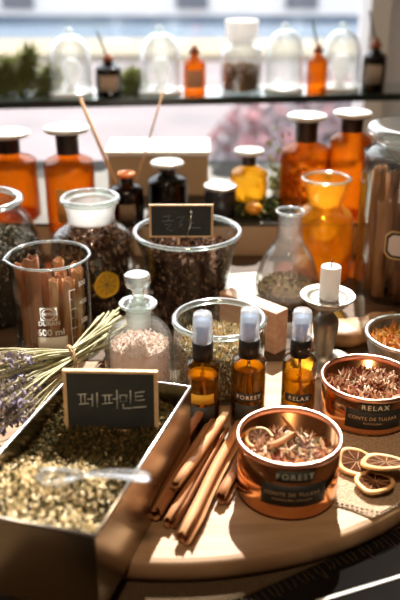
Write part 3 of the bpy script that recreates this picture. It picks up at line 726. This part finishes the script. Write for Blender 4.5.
# bits in the tins
def anise(loc, r, label, rot=(0, 0, 0)):
    t = thing('star_anise', label, 'star anise', loc); t.rotation_euler = rot
    for k in range(8):
        a = 2*pi*k/8; M = Matrix.Rotation(a, 4, 'Z')
        mb = MB(); mb.add([(0, 0, 0), (r*.5, r*.15, r*.12), (r*.5, -r*.15, r*.12), (r, 0, r*.16), (r*.45, 0, -r*.1), (r*.5, 0, r*.03)], [(0, 1, 5), (0, 5, 2), (5, 1, 3), (5, 3, 2), (0, 4, 1), (4, 3, 1), (0, 2, 4), (2, 3, 4)], 0, M)
        mb.build('pod', mat('anise brown', (.10, .04, .02), .5), t, smooth=False)
z1 = BZ+th1*.62+.006
anise((tq1.x+.010, tq1.y-.004, z1+.002), .0115, 'dark star anise on the potpourri in the front copper tin', (.2, 0, .2))
citrus('dried_fruit_slice', 'small pale dried fruit slice leaning in the front copper tin', (tq1.x-.020, tq1.y+.012, z1+.0015), (radians(18), 0, 0), .0105, warp=.1, th=.0016)
stick_between((tq1.x-.014, tq1.y-.004, z1+.004), (tq1.x+.004, tq1.y+.009, z1+.006), .0028, 'short pale cinnamon piece across the front copper tin', 1)
def leaf(name, label, pts, w, m):
    mb = MB(); pts = [Vector(p) for p in pts]; v = []; n = len(pts)
    for i, p in enumerate(pts):
        ww = w*sin(pi*(i+.4)/(n-.2)); v += [p+Vector((-ww*.6, ww*.8, .0004)), p+Vector((0, 0, -.0006)), p+Vector((ww*.6, -ww*.8, .0004)), p+Vector((0, 0, -.0010))]
    f = []
    for i in range(n-1):
        for a_, b_ in ((0, 1), (1, 2), (2, 3), (3, 0)): f.append((i*4+a_, i*4+b_, (i+1)*4+b_, (i+1)*4+a_))
    f += [(3, 2, 1, 0), (n*4-4, n*4-3, n*4-2, n*4-1)]
    return tag(mb.add(v, f).build(name, m), label, 'leaf')
leaf('dried_leaf', 'brown pointed dried leaf sticking up in the front copper tin', [(tq1.x-.004, tq1.y+.022, z1+.014), (tq1.x+.0, tq1.y+.017, z1+.011), (tq1.x+.004, tq1.y+.012, z1+.007), (tq1.x+.009, tq1.y+.006, z1+.004)], .005, CINN[0])
z2 = CLZ+th2*.62+.007
mb = MB()
for i in range(16):
    a = random.uniform(0, 6.28); rr = random.uniform(.004, .026); p0 = Vector((tq2.x+rr*cos(a), tq2.y+rr*sin(a)*.8, z2))
    for k in range(3):
        d = Vector((random.uniform(-1, 1), random.uniform(-1, 1), random.uniform(.1, .7)))*.006; mb.tube([p0, p0+d*.6, p0+d+Vector((0, 0, .001))], .0007, 5, i % 2)
tag(mb.build('blossom_sprigs', [FLW[2], FLW[3]]), 'pale curled blossom sprigs on top of the right copper tin', 'dried flowers', kind='stuff')
# ================================================================== BOWL, CANDLE
bw = P(406, 368, CLZ); gy = bw.y; zz_ = zat(334, gy)-CLZ
bprof = smoothprof([(0, .0004), (.024, .0004), (.030, .006), (.036, .018), (.0395, zz_)], 5)
t = thing('zinc_bowl', 'grey weathered metal bowl with dried peel, cut off by the right edge', 'bowl', bw)
MB().lathe(bprof+[(r-.0022, max(z, .003)) for r, z in bprof[::-1]], 64).build('body', BOWLM, t)
MB().lathe(ring_rim(.0388, zz_, .0019, .003), 64).build('rim', mat('scuffed rim', (.6, .6, .6), .4, .7, c2=(.4, .4, .4), scale=160), t)
contents('dried_peel', 'orange and yellow strips of dried peel in the grey bowl', 'dried peel', bw, bprof, .004, zz_*.70, PEEL, 520, (.0085, .0016, .0012), weights=(4, 3, 2, 3), gap=.003, mound=.006, side=.05)
cd = P(323, 363); gy = cd.y; zd = zat(296, gy)-BZ
t = thing('candlestick', 'turned pewter candlestick with a wide cup, between spray bottle and grey bowl', 'candlestick', cd)
MB().lathe(smoothprof([(0, .0004), (.028, .0004), (.029, .002), (.026, .004), (.014, .006), (.009, .010), (.0085, .014), (.0105, .028), (.0118, zd*.62), (.0085, zd*.72), (.0058, zd*.76), (.0062, zd*.79), (.013, zd*.85), (.019, zd*.91), (.0215, zd*.97), (.0245, zd), (.0245, zd+.0012), (.019, zd+.0002), (.014, zd-.002), (0, zd-.0022)], 5), 56).build('body', STEEL, t)
MB().lathe(ring_rim(.0240, zd+.0008, .0014, .0016), 56).build('cup_rim', mat('bright pewter', (.8, .8, .78), .3, .8), t)
cz = BZ+zd-.0018
t = thing('candle', 'short white unlit pillar candle in the pewter candlestick', 'candle', (cd.x+.0012, cd.y, cz))
ch_ = zat(266, gy)-cz
MB().lathe([(0, 0), (.0088, 0), (.0092, .001), (.0091, ch_-.001), (.0084, ch_), (.006, ch_-.0006), (0, ch_-.001)], 36).build('wax', WAX, t)
MB().tube([(0, 0, ch_-.001), (.0003, 0, ch_+.003), (.001, 0, ch_+.006)], .0006, 6).build('wick', BLACK, t)
# ================================================================== CINNAMON STICKS ON THE BOARD
S = [((197, 416), (141, 500), .0068, 2, 'brown cinnamon stick lying right against the tin tray', 0),
     ((210, 424), (154, 514), .0066, 0, 'brown cinnamon stick, second from the tin tray', 0),
     ((221, 430), (169, 522), .0064, 0, 'cinnamon stick, third from the tin tray', 0),
     ((240, 424), (182, 537), .0072, 1, 'longest pale cinnamon stick with an open curled end in front', 0),
     ((250, 445), (222, 498), .0066, 0, 'short cinnamon stick beside the front copper tin', 0),
     ((226, 428), (176, 500), .0050, 1, 'thin pale cinnamon stick lying on top of the others', .0115),
     ((205, 420), (160, 492), .0048, 2, 'thin dark cinnamon stick on top of the ones by the tray', .0120)]
for i, (a_, b_, r, m, lab, dz) in enumerate(S):
    a3 = P(*b_, BZ+r); b3 = P(*a_, BZ+r)
    a3.z = b3.z = BZ+r+.0003+dz
    stick_between(a3, b3, r, lab, m, None, radians(60+40*i))
for i, (x, y, lab) in enumerate(((101, 366, 'small curled cinnamon chip beside the stoppered bottle, lower one'), (107, 353, 'small curled cinnamon chip beside the stoppered bottle, upper one'))):
    q = P(x, y, BZ+.0045); stick_between(q, q+Vector((.014, .018, 0)), .0042, lab, 0)
# dried orange slices
sl = [((357, 462), .0155, (.12, .05, .2), .0045, 'dried orange slice lying farthest left on the burlap napkin', .16),
      ((375, 482), .0145, (-.08, .1, 1.2), .0042, 'dried orange slice nearest the front on the napkin', .18),
      ((386, 463), .0185, (.18, .28, 2.1), .0105, 'largest dried orange slice, resting tilted on the other two', .12)]
for (x, y), r, rt, dz, lab, wp_ in sl:
    q = P(x, y, CLZ+dz); citrus('dried_orange_slice', lab, q, rt, r, warp=wp_)
# ================================================================== LAVENDER
lv = thing('lavender_bunch', 'bunch of dried lavender tied with twine lying behind the tin tray', 'flowers')
LS = mat('lavender stem', (.40, .38, .20), .7, c2=(.58, .53, .34), scale=80, sss=.1)
LB = [mat('lavender bud', (.26, .22, .34), .8), mat('lavender bud pale', (.58, .54, .60), .8), mat('lavender husk', (.34, .28, .18), .8)]
tie = P(71, 360, BZ+.040)
tail = P(110, 332, BZ+.026); head = P(-2, 392, BZ+.058)
for i in range(85):
    a = random.uniform(0, 6.28); k = sqrt(random.random())
    o1 = Vector((-.35*cos(a)*k, .6*cos(a)*k, sin(a)*k))
    pt = tie+o1*.010
    pe = tail+Vector((random.uniform(-.01, .022), random.uniform(-.012, .014), random.uniform(-.006, .02)))
    ph_ = head+Vector((o1.x*.03+random.uniform(-.035, .02), o1.y*.075, o1.z*.032))
    MB().tube([pe, (pe+pt)/2+Vector((0, 0, .001)), pt, pt.lerp(ph_, .5)+Vector((0, 0, .002)), ph_], random.uniform(.0006, .0010), 5).build('stem', LS, lv)
    if i < 55:
        mb = MB(); d = (ph_-pt).normalized()
        for j in range(26):
            w_ = Vector((random.gauss(0, 1), random.gauss(0, 1), random.gauss(0, 1))).normalized()*.003
            mb.bit(ph_-d*random.uniform(-.004, .034)+w_, .0026, .0014, .0012, random.choices((0, 1, 2), (4, 2, 2))[0])
        mb.build('flower_head', LB, lv, smooth=False)
rad = Vector((.35, -.6, 0)).normalized(); 
mb = MB()
for off in (-.0012, 0.0012):
    ax = (head-tail).normalized()
    mb.tube([tie+ax*off+(rad*cos(a)*.0105+Vector((0, 0, 1))*sin(a)*.0125) for a in [2*pi*i/24 for i in range(25)]], .0009, 6)
mb.build('twine_tie', TWINE, lv)
tw = MB().tube([P(92, 333, BZ+.002), P(98, 322, BZ+.008), P(108, 314, BZ+.012), P(118, 316, BZ+.010), P(122, 325, BZ+.004), P(114, 334, BZ+.001)], .0008, 6).build('twine_loop', TWINE)
tag(tw, 'loop of brown twine on the board between beaker and stoppered bottle', 'twine')
# ================================================================== BACK ROW ON THE RISER
STOP = mat('sky bright stopper', (.80, .82, .80), .25)  # glass tops coloured white for the sky they reflect
DKN = mat('dark neck', (.03, .012, .008), .3)
def apoth(px, pb, ptop, wpx, capw, m, label, neck=.5, capm=None, name='amber_bottle', cat='bottle', shoulder=.66, bodylab=None):
    q = P(px, pb, RZ); Z_ = (CH-RZ)/(sin(PT)+(pb-300)/FP*cos(PT)); R = wpx/2/FP*Z_; cr = capw/2/FP*Z_; q.y += 0
    H_ = zat(ptop, q.y)-RZ
    t = thing(name, label, cat, q)
    zn = H_*shoulder
    prof = smoothprof([(0, .0004), (R*.93, .0004), (R, .003), (R, zn*.6), (R, zn-.004), (R*.9, zn+.002), (R*neck+.001, zn+.008), (R*neck, zn+.012)], 5)
    MB().lathe(walled(prof, .0014), 48).build('body', m, t)
    MB().lathe([(R*neck, zn+.010), (R*neck*1.02, H_*.90), (R*neck*1.1, H_-.007), (0, H_-.007)], 36).build('neck', DKN, t)
    MB().lathe(smoothprof([(0, H_-.007), (cr*.8, H_-.007), (cr, H_-.004), (cr, H_-.002), (cr*.85, H_), (0, H_+.0003)], 3), 40).build('stopper', capm or STOP, t)
    if bodylab: patch(R, R*1.2, zn*.5, atan2(-q.y, -q.x), zn*.42).build('label', bodylab, t)
    return t
warm = mat('warm label', (.75, .42, .10), .7, sss=.2)
apoth(15, 214, 131, 52, 44, AM, 'amber apothecary bottle at the left edge of the back row', .42)
apoth(73, 226, 126, 48, 44, AM, 'large amber bottle with a stopper painted sky-bright behind the wide neck jar', .45, bodylab=warm)
apoth(248, 206, 149, 36, 29, AMY, 'smallest amber bottle of the back row, with a stopper painted sky-bright', .38, shoulder=.60)
apoth(302, 212, 114, 48, 38, AM, 'amber bottle behind the golden flask, left of its tall neighbour', .45)
apoth(345, 214, 111, 40, 36, AM, 'tall amber bottle behind the golden flask, next to the storage jar', .52, shoulder=.74)
apoth(168, 214, 161, 40, 32, BRW, 'black bottle with a stopper painted sky-bright in front of the cardboard box', .40, name='dark_bottle', shoulder=.66)
# dark jar
q = P(220, 216, RZ); t = thing('dark_jar', 'squat black jar with a pale lid right of the cardboard box', 'jar', q); H_ = zat(185, q.y)-RZ
MB().lathe([(0, .0004), (.018, .0004), (.020, .002), (.0205, H_*.7), (.019, H_-.005), (0, H_-.005)], 40).build('body', mat('dark jar glass', (.03, .03, .035), .25), t)
MB().lathe([(.0185, H_-.005), (.0215, H_-.004), (.0215, H_), (.018, H_+.001), (.017, H_-.001), (0, H_-.001)], 40).build('lid', mat('pale metal lid', (.55, .52, .50), .35, .6), t)
# diffuser with reeds
q = P(128, 222, RZ); gy = q.y; H_ = zat(174, gy)-RZ
t = thing('reed_diffuser', 'dark diffuser bottle with two long reeds, left of the black bottle', 'diffuser', q)
MB().lathe(walled(smoothprof([(0, .0004), (.019, .0004), (.0205, .003), (.0205, H_*.62), (.018, H_*.74), (.0085, H_*.84), (.0085, H_-.002)], 5), .0014), 40).build('body', BRW, t)
MB().lathe(ring_rim(.0095, H_, .0018, .004), 32).build('lip', mat('orange lip', (.85, .35, .07), .3, sss=.3), t)
patch(.0205, .02, .02, atan2(-q.y, -q.x), H_*.3).build('label', mat('brown label', (.22, .15, .09), .7), t)
reedm = mat('reed', (.62, .36, .16), .7)
yr = gy+.02
for i, (x, y, rr) in enumerate(((80, 98, .0022), (163, 92, .0012))):
    e = Vector((0, gy+.035, zat(y, gy+.035))); Zc = e.y*cos(PT)+(CH-e.z)*sin(PT); e.x = (x-200)/FP*Zc
    MB().tube([(0, 0, .004), ((e.x-q.x)*.35, (e.y-gy)*.35, (H_+.002)), (e.x-q.x, e.y-gy, e.z-RZ)] if False else [((e.x-q.x)*-.05, -.004, .006), (e.x-q.x, e.y-gy, e.z-RZ)], rr, 8).build('reed', reedm, t)
# cardboard box
xa = P(109, 196, RZ); xb = P(208, 196, RZ); hz_ = zat(156, xa.y+.0)-RZ
bx = bevel(MB().box(xa.x, xa.y, RZ+.0002, xb.x, xa.y+.075, RZ+hz_).build('cardboard_box', mat('tan cardboard', (.52, .38, .24), .85, c2=(.47, .34, .21), scale=9), smooth=False), .0015)
tag(bx, 'long tan cardboard box lying behind the black bottle', 'box')
lidb = MB().box(xa.x-.002, xa.y-.002, RZ+hz_+.0003, xb.x+.002, xa.y+.077, RZ+hz_+.0065).build('white_panel', mat('white card', (.86, .83, .80), .6), smooth=False)
tag(lidb, 'flat white panel lying on top of the cardboard box', 'panel')
# greenery heap on the riser
mb = MB()
for i in range(900):
    x = random.uniform(.045, .150); y = random.uniform(.965, 1.03)
    mb.bit((x, y, RZ+.003+random.uniform(0, .010)), .005, .003, .001, random.choices((0, 1, 2), (5, 4, 1))[0])
tag(mb.build('moss_bed', MOSS, smooth=False), 'dark green moss and leaves on the platform by the small amber bottle', 'greenery', kind='stuff')
mb = MB()
cx = P(286, 200, RZ)
for i in range(420):
    v_ = Vector((random.gauss(0, .012), random.gauss(0, .010), abs(random.gauss(0, .026)))); mb.bit(Vector((cx.x, cx.y+.02, RZ+.004))+v_, .005, .003, .001, random.choices((1, 2), (1, 5))[0])
tag(mb.build('pale_foliage', MOSS, smooth=False), 'pale yellow-green foliage between the small amber bottle and its larger neighbour', 'greenery', kind='stuff')
q = P(254, 214, RZ+.012); t = MB().lathe(smoothprof([(0, -.008), (.007, -.006), (.011, 0), (.007, .006), (0, .008)], 5), 24).build('kumquat', mat('orange fruit', (.95, .42, .03), .4, sss=.2), loc=q+Vector((0, .012, .004)))
tag(t, 'small orange fruit lying in the moss in front of the small amber bottle', 'fruit')
# ================================================================== SHELF AND ITS JARS
SA = Vector((-.326, 1.323, 0)); SB = Vector((.343, 1.40, 0)); sd = (SB-SA).normalized(); sn = Vector((-sd.y, sd.x, 0)); SZ = .146
sh = thing('glass_shelf', 'long dark-edged glass shelf crossing in front of the window', 'shelf')
s0 = SA-sd*.35; s1_ = SB+sd*.45
pts = [s0-sn*.035, s1_-sn*.035, s1_+sn*.075, s0+sn*.075]
bevel(MB().prism(pts, SZ-.009, SZ).build('shelf_panel', SHG, sh, smooth=False), .0008)
mb = MB().prism([s0-sn*.038, s1_-sn*.038, s1_-sn*.0352, s0-sn*.0352], SZ-.011, SZ+.001); o = mb.build('edge_band', mat('black edge', (.02, .03, .03), .3), sh, smooth=False); o['label'] = 'dark front edge band'
for e in (s0+sd*.02, s1_-sd*.04):
    MB().box(e.x-.008, e.y-.008, -.75, e.x+.008, e.y+.008, SZ-.009).build('post', STEEL, sh, smooth=False)
def on_shelf(px, back=.01):
    # walk along the shelf line to the spot seen at px
    lo, hi = -.4, 1.2
    for _ in range(40):
        m_ = (lo+hi)/2; q = SA+sd*m_+sn*back; Zc = q.y*cos(PT)+(CH-SZ)*sin(PT); x = 200+q.x/Zc*FP
        if x < px: lo = m_
        else: hi = m_
    q = SA+sd*lo+sn*back; q.z = SZ; return q, (q.y*cos(PT)+(CH-SZ)*sin(PT))
GB = glass('bell jar glass', (.95, .96, .96), .8, .05, .07, 2.0, base=.06, edge=(.75,.8,.8))
WHB = mat('white plaster', (.93, .93, .93), .5, sss=.45)
def cloche(px, wpx, ptop, label, inner):
    q, Z_ = on_shelf(px, .018); R = wpx/2/FP*Z_; H_ = zat(ptop, q.y)-SZ
    t = thing('bell_jar', label, 'bell jar', q)
    MB().lathe([(0, .0003), (R*1.06, .0003), (R*1.08, .003), (R*1.05, .0055), (0, .0055)], 48).build('base', mat('sun white base', (.85, .85, .85), .3), t)  # white colour stands in for sun caught in the glass foot
    hb_ = H_-.010
    MB().lathe(walled(smoothprof([(R, .0058), (R, hb_*.35), (R*.985, hb_*.62), (R*.85, hb_*.82), (R*.5, hb_*.96), (R*.16, hb_), (.0015, hb_)], 5), .0014), 48).build('dome', GB, t)
    MB().lathe(smoothprof([(0, hb_-.001), (.003, hb_), (.0035, hb_+.002), (.0065, hb_+.006), (.0045, hb_+.0095), (0, hb_+.0105)], 4), 24).build('knob', GR, t)
    if inner:
        i_ = thing(*inner[:1], inner[1], inner[2], q+Vector((0, 0, .0058)))
        MB().lathe(smoothprof([(0, 0), (.010, 0), (.010, .004), (.005, .010), (.010, .020), (.015, .033), (.013, .045), (.006, .052), (0, .053)], 5), 24).build('body', WHB, i_)
cloche(72.5, 42, 28, 'bell jar above the large amber bottle, leftmost on the shelf', ('plaster_ornament', 'white ornament under the leftmost bell jar', 'ornament'))
cloche(161, 41, 26, 'bell jar standing above the black bottle, second from the left', ('plaster_ornament', 'white ornament under the bell jar second from the left', 'ornament'))
cloche(283, 38, 23, 'bell jar right of the stoppered potpourri jar on the shelf', None)
cloche(339, 38, 23, 'rightmost bell jar, next to the window frame', ('plaster_ornament', 'pale ornament under the rightmost bell jar', 'ornament'))
lab_t = mat('tan paper label', (.50, .38, .30), .8)
def dropper(px, wpx, pbt, label, m, lm, stick=True):
    q, Z_ = on_shelf(px, .0); R = wpx/2/FP*Z_; H_ = zat(pbt, q.y)-SZ
    t = thing('dropper_bottle', label, 'bottle', q)
    MB().lathe(walled(smoothprof([(0, .0004), (R*.95, .0004), (R, .002), (R, H_*.60), (R*.9, H_*.68), (R*.38, H_*.78), (R*.38, H_*.86)], 5), .0012), 36).build('body', m, t)
    MB().lathe([(R*.40, H_*.82), (R*.5, H_*.84), (R*.5, H_*.9), (R*.3, H_*.92), (R*.22, H_), (0, H_)], 24).build('cap', mat('amber cap', (.32, .09, .02), .35), t)
    if lm: patch(R, R*1.5, H_*.36, atan2(-q.y, -q.x), H_*.34).build('label', lm, t)
    if stick: MB().tube([(0, 0, H_*.9), (-R*.35, .002, H_*1.15), (-R*.75, .004, H_*1.5)], .0018, 8).build('stick', mat('dark stick', (.09, .10, .11), .5), t)
dropper(109.5, 26, 53, 'dark brown bottle with a tan label and a stick, right of the leftmost bell jar', BRW, lab_t)
dropper(194.5, 22, 45, 'small amber bottle left of the stoppered potpourri jar on the shelf', AM, mat('salmon label', (.62, .33, .20), .8), False)
dropper(316, 20, 44, 'slim amber bottle between the two right-hand bell jars', AM, None)
dropper(372, 23, 38, 'dark brown bottle with a grey label, last on the shelf at the grey wall', BRW, mat('grey label', (.42, .36, .30), .8))
q, Z_ = on_shelf(240.5, .012); R = 21/FP*Z_; H_ = zat(20, q.y)-SZ
t = thing('stoppered_shelf_jar', 'clear shelf jar with a wide white stopper, a third full of brown potpourri', 'jar', q)
sp_ = smoothprof([(0, .0004), (R*.93, .0004), (R, .004), (R, H_*.52), (R*.9, H_*.62), (R*.6, H_*.68), (R*.58, H_*.74)], 5)
MB().lathe(walled(sp_, .0014), 48).build('body', GB, t)
MB().lathe(smoothprof([(0, H_*.70), (R*.56, H_*.70), (R*.60, H_*.80), (R*.74, H_*.79), (R*.76, H_*.97), (R*.7, H_), (0, H_)], 4), 36).build('stopper', WHB, t)
contents('shelf_potpourri', 'brown potpourri in the stoppered jar on the shelf', 'potpourri', q, sp_, .006, H_*.34, [POT[1], POT[2], mat('ochre bit', (.40, .26, .08), .8), POT[3]], 500, (.004, .003, .001), gap=.003)
# fir branches on the shelf
def fir(px, label, L, up, lean):
    q, _ = on_shelf(px, .045); q.z += .004
    t = thing('fir_branch', label, 'greenery', q)
    pts = [Vector((0, 0, 0)), Vector((lean*L*.4, .004, up*L*.45)), Vector((lean*L, .008, up*L))]
    MB().tube(pts, .002, 6, r2=.0008).build('twig', mat('twig brown', (.10, .06, .03), .9), t)
    mb = MB()
    for i in range(560):
        k = random.random(); p = pts[0].lerp(pts[1], k*2) if k < .5 else pts[1].lerp(pts[2], k*2-1)
        d = Vector((random.gauss(0, 1), random.gauss(0, .5), random.gauss(0, 1))).normalized(); ln = random.uniform(.016, .030)*(1.3-k*.5)
        mb.tube([p, p+d*ln], .0014, 3, r2=.0006, cap=False)
    mb.build('needles', NEEDLE, t)
fir(2, 'dark fir branch at the far left end of the shelf', .062, .7, .2)
fir(22, 'dark fir branch standing highest at the left of the shelf', .068, .9, .25)
fir(43, 'fir branch touching the leftmost bell jar', .05, .6, .4)
fir(131, 'small fir branch between the first two bell jars', .034, .6, .1)
# ================================================================== LIGHT, WORLD, CAMERA
sun = bpy.data.lights.new('sun', 'SUN'); sun.energy = 9; sun.angle = radians(.6); sun.color = (1, .93, .84)
so = bpy.data.objects.new('sun', sun); C.objects.link(so)
sdv = Vector((.13, .99, 1.08)); so.rotation_euler = sdv.to_track_quat('Z', 'Y').to_euler(); so.location = (0, 3, 3)
pa = bpy.data.lights.new('window portal', 'AREA'); pa.shape = 'RECTANGLE'; pa.size = 2.5; pa.size_y = 2.38; pa.cycles.is_portal = True
po = bpy.data.objects.new('window portal', pa); C.objects.link(po); po.location = (-.93, WY-.04, .50); po.rotation_euler = (radians(-90), 0, 0)
lt = thing('added_fill_lamp', 'added unseen warm ceiling lamp above the table, out of the picture', 'fill light', (0, -.3, 2.0))  # added fitting and light, put in only as warm fill
MB().lathe([(0, -.001), (.15, -.001), (.15, -.04), (.14, -.045), (.14, -.02), (0, -.02)], 40).build('housing', STEEL, lt)
la = bpy.data.lights.new('fill light', 'AREA'); la.shape = 'DISK'; la.size = .27; la.energy = 12; la.color = (1, .72, .45)
lo_ = bpy.data.objects.new('fill light', la); C.objects.link(lo_); lo_.location = (0, -.3, 1.95)
wd = bpy.data.worlds.new('world'); bpy.context.scene.world = wd; wd.use_nodes = True
bg = wd.node_tree.nodes['Background']; bg.inputs[0].default_value = (.93, .95, 1.0, 1); bg.inputs[1].default_value = 1.8
cam = bpy.data.cameras.new('camera'); co = bpy.data.objects.new('camera', cam); C.objects.link(co)
cam.sensor_fit = 'VERTICAL'; cam.sensor_height = 36; cam.lens = FP/600*36
co.location = (0, 0, CH); co.rotation_euler = (pi/2-PT, 0, 0)
cam.clip_start = .01; cam.dof.use_dof = True; cam.dof.focus_distance = .66; cam.dof.aperture_fstop = 5.2
sc = bpy.context.scene; sc.camera = co
sc.view_settings.view_transform = 'Standard'; sc.view_settings.look = 'None'; sc.view_settings.gamma = 1; sc.view_settings.use_curve_mapping = False
sc.view_settings.exposure = .75
sc.cycles.transparent_max_bounces = 40; sc.cycles.max_bounces = 14; sc.cycles.sample_clamp_indirect = 8
